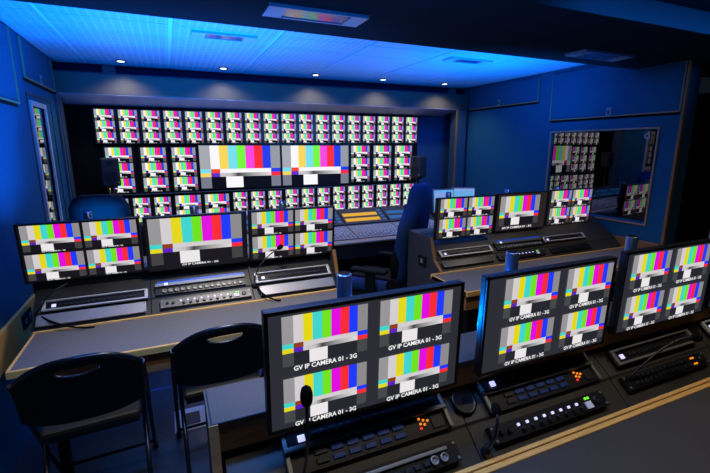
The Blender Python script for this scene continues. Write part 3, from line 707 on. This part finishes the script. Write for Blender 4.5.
# screens on the right end of the mixing desk
scr_c = mat('laptop_cyan', (80, 150, 170), .3, emit=(96, 156, 182), es=1)
scr_c2 = mat('laptop_pale', (150, 160, 180), .3, emit=(150, 168, 196), es=.7)
def side_screen(loc, rz, label, mm):
    t = thing('side_screen', label, 'screen', loc, (math.radians(-6), 0, rz), 'pale screens right of the mixing desk')
    MB().box(-.15, .15, 0, .02, 0, .30, .004).obj('housing', grey_plate, t)
    s = MB().box(-.138, .138, -.003, 0, .012, .285).obj('screen', mm, t)
    for k in range(4): MB().box(-.12 + k * .062, -.066 + k * .062, -.005, -.003, .17, .26).obj('window_panel', scr_c2 if mm is scr_c else scr_c, s)
    MB().box(-.125, .125, -.005, -.003, .03, .12).obj('window_panel', mat('panel_grey', (90, 110, 130), .3, emit=(84, 108, 132), es=1), s)
    MB().box(-.06, .06, -.04, .06, -.02, 0, .003).obj('stand', blacks, t)
side_screen((3.17, 4.38, .83), -.1, 'pale cyan control screen right of the tall chair', scr_c)
side_screen((3.45, 4.36, .84), -.45, 'grey control screen nearest the right corner post', scr_c2)
st = thing('side_table', 'dark side table carrying the two pale screens', 'table', (3.27, 4.38, 0))
MB().box(-.30, .25, -.18, .2, .78, .81, .003).obj('table_top', matte, st)
for sx in (-.27, .22):
    for sy in (-.15, .17): MB().box(sx - .015, sx + .015, sy - .015, sy + .015, 0, .78).obj('leg', matte, st)

# ------------------------------------------------------------------ tall swivel chairs
def swivel_chair(loc, rz, label, m1, m2):
    # local: faces +y, back at -y
    t = thing('swivel_chair', label, 'chair', loc, (0, 0, rz), 'tall swivel chairs')
    # backrest: lofted shell, narrow waist, wide shoulders, headrest
    secs = [(.46, .20, .045, -.20), (.56, .235, .06, -.225), (.68, .25, .06, -.245), (.80, .275, .06, -.262), (.90, .315, .058, -.278), (1.02, .325, .055, -.295), (1.11, .25, .055, -.305), (1.18, .18, .055, -.315), (1.27, .175, .05, -.325), (1.33, .14, .04, -.335), (1.35, .085, .02, -.338)]
    def shell(secs, shrink, dy, name, m, seg=20):
        b = MB(); rings = []
        for z, hw, hd, yc in secs:
            rings.append([b.bm.verts.new((math.copysign(abs(math.cos(a)) ** .6, math.cos(a)) * (hw - shrink), yc + dy + math.copysign(abs(math.sin(a)) ** .7, math.sin(a)) * hd + .045 * (abs(math.cos(a)) ** 3), z)) for a in (2 * PI * k / seg for k in range(seg))])
        for A, B in zip(rings, rings[1:]):
            for k in range(seg):
                f = b.bm.faces.new((A[k], A[(k + 1) % seg], B[(k + 1) % seg], B[k])); f.smooth = True
        b.bm.faces.new(rings[0][::-1]); b.bm.faces.new(rings[-1]); return b.obj(name, m, t)
    shell(secs, 0, 0, 'backrest', m1)
    shell([(z, hw * .55, .03, yc + .045) for z, hw, hd, yc in secs[1:8]], 0, 0, 'back_cushion', m2)
    for s in (-1, 1): MB().tube([(s * .225, -.17, .52), (s * .245, -.18, .66), (s * .235, -.20, .80), (s * .255, -.215, .93)], [.02, .04, .034, .012], 10).obj('side_bolster', m2, t)
    MB().box(-.25, .25, -.24, .27, .40, .50, .035).obj('seat', m1, t)
    MB().box(-.17, .17, -.18, .28, .47, .52, .02).obj('seat_cushion', m2, t)
    for s in (-1, 1):
        a = MB().box(s * .30 - .045, s * .30 + .045, -.14, .19, .60, .635, .014).obj('armrest', m2, t)
        MB().box(s * .30 - .018, s * .30 + .018, -.03, .06, .42, .605, .008).obj('arm_post', black, a)
        MB().lathe([(.062, -.02), (.066, 0), (.062, .02)], (s * .275, -.19, .50), 'x', 20).obj('hinge_cover', m2, t)
    MB().tube([(0, 0, .40), (0, 0, .10)], [.028, .03], 12).obj('gas_column', black, t)
    hb = MB().lathe([(.05, .07), (.05, .13)], seg=14).obj('base_hub', black, t)
    for k in range(5):
        a = 2 * PI * k / 5 + .3; d = Vector((math.cos(a), math.sin(a), 0))
        lg = MB().tube([d * .03 + Vector((0, 0, .11)), d * .30 + Vector((0, 0, .075))], [.026, .016], 8).obj('leg', black, t)
        MB().lathe([(.028, -.012), (.028, .012)], d * .30 + Vector((0, 0, .0285)), 'x', 14).obj('caster', black, lg)
swivel_chair((1.74, 3.27, 0), math.radians(40), 'tall blue swivel chair with winged back before the mixing desk', leather, leatherd)
swivel_chair((-.44, 3.48, 0), math.radians(0), 'tall dark swivel chair behind the wall-side monitor', leatherd, leatherd)

# ------------------------------------------------------------------ folding chairs
def folding_chair(loc, rz, label):
    t = thing('folding_chair', label, 'chair', loc, (0, 0, rz), 'black folding chairs')
    # backrest plate: rounded outline with a hand slot, curved in plan, tilted
    hw, n = .225, 28
    def outline(u):   # top edge height over local half width
        return .86 - .085 * abs(u) ** 2.6
    b = MB(); cols = [-1 + 2 * k / n for k in range(n + 1)]
    def slot(u):
        if abs(u) >= .37: return None
        k = math.sqrt(1 - (u / .37) ** 2); return (.820 - .010 * (1 - k) - .034 * k, .822 + .003 * k - .004 * (1 - k))
    grid = []
    for u in cols:
        top = outline(u); bot = .575 + .03 * abs(u) ** 4
        s = slot(u) or (.8105, .8105 + 1e-4)
        if slot(u) is None: s = (top - .045, top - .0445)
        grid.append([bot, (bot + s[0]) / 2, s[0], s[1], top - .004, top])
    def P(u, z, k): return (u * hw, -.20 + (.86 - z) * .34 - .035 * (1 - u * u) * 1 + k, z)
    F = [[b.bm.verts.new(P(u, z, 0)) for z in g] for u, g in zip(cols, grid)]; Bk = [[b.bm.verts.new(P(u, z, .018)) for z in g] for u, g in zip(cols, grid)]
    for i in range(n):
        hole = slot(cols[i]) is not None and slot(cols[i + 1]) is not None
        for j in range(5):
            if j == 2 and hole: continue
            b.bm.faces.new((F[i][j], F[i + 1][j], F[i + 1][j + 1], F[i][j + 1])); b.bm.faces.new((Bk[i][j + 1], Bk[i + 1][j + 1], Bk[i + 1][j], Bk[i][j]))
        b.bm.faces.new((F[i + 1][0], F[i][0], Bk[i][0], Bk[i + 1][0])); b.bm.faces.new((F[i][5], F[i + 1][5], Bk[i + 1][5], Bk[i][5]))
        if hole:
            b.bm.faces.new((F[i][2], F[i + 1][2], Bk[i + 1][2], Bk[i][2])); b.bm.faces.new((F[i + 1][3], F[i][3], Bk[i][3], Bk[i + 1][3]))
    for i in (0, n):
        for j in range(5): b.bm.faces.new((F[i][j], F[i][j + 1], Bk[i][j + 1], Bk[i][j]) if i == 0 else (F[i][j + 1], F[i][j], Bk[i][j], Bk[i][j + 1]))
    bk_ = b.obj('backrest', chair_m, t)
    rim = [P(u, outline(u), .009) for u in cols]
    MB().tube(rim, .0105, 8).obj('top_rail', chair_tube, bk_)
    # hand slot rim
    low = [P(u, slot(u)[0], .006) for u in cols if slot(u)]
    MB().tube(low, .006, 8).obj('slot_rim', chair_tube, bk_)
    for s in (-1, 1):
        top = P(s, outline(s), .009)
        MB().tube(bez([top, (s * .232, -.10, .72), (s * .232, .02, .50), (s * .232, .42, .012)], 12), .0115, 10).obj('front_leg', chair_tube, t)
        MB().tube([(s * .205, .15, .47), (s * .205, -.02, .26), (s * .205, -.24, .012)], .0115, 10).obj('rear_leg', chair_tube, t)
        for q in ((s * .232, .42), (s * .205, -.24)): MB().lathe([(.016, 0), (.016, .03), (.012, .034)], (q[0], q[1], 0), seg=10).obj('foot_cap', black, t)
    st_ = MB().box(-.195, .195, -.045, .33, .462, .502, .016).obj('seat', seat_m, t)
    MB().box(-.185, .185, -.035, .32, .448, .465, .003).obj('seat_pan', chair_tube, st_)
    MB().tube([(-.205, -.235, .035 + .01), (.205, -.235, .045)], .008, 8).obj('rear_stretcher', chair_tube, t)
    MB().tube([(-.232, .36, .08), (.232, .36, .08)], .008, 8).obj('front_stretcher', chair_tube, t)
    return t
folding_chair((-.385, 1.90, 0), math.radians(4), 'black folding chair with hand slot nearest the left wall').scale = (.93, 1, 1.05)
folding_chair((.155, 1.96, 0), math.radians(2), 'black folding chair partly hidden by the nearest monitor').scale = (.93, 1, 1.05)

# ------------------------------------------------------------------ floor marking and bits
t = thing('floor_plate', 'white square frame plate with dark centre on the floor by the chairs', 'floor plate', (0, 2.52, 0))
f = MB(); a, c, q = .098, .115, .05
f.box(-a, a, -c, -c + q, 0, .004); f.box(-a, a, c - q, c, 0, .004); f.box(-a, -a + q, -c + q, c - q, 0, .004); f.box(a - q, a, -c + q, c - q, 0, .004)
f.obj('frame', white_p, t); MB().box(-a + q, a - q, -c + q, c - q, 0, .003).obj('cover', mat('plate_cover', (40, 46, 60), .5), t)
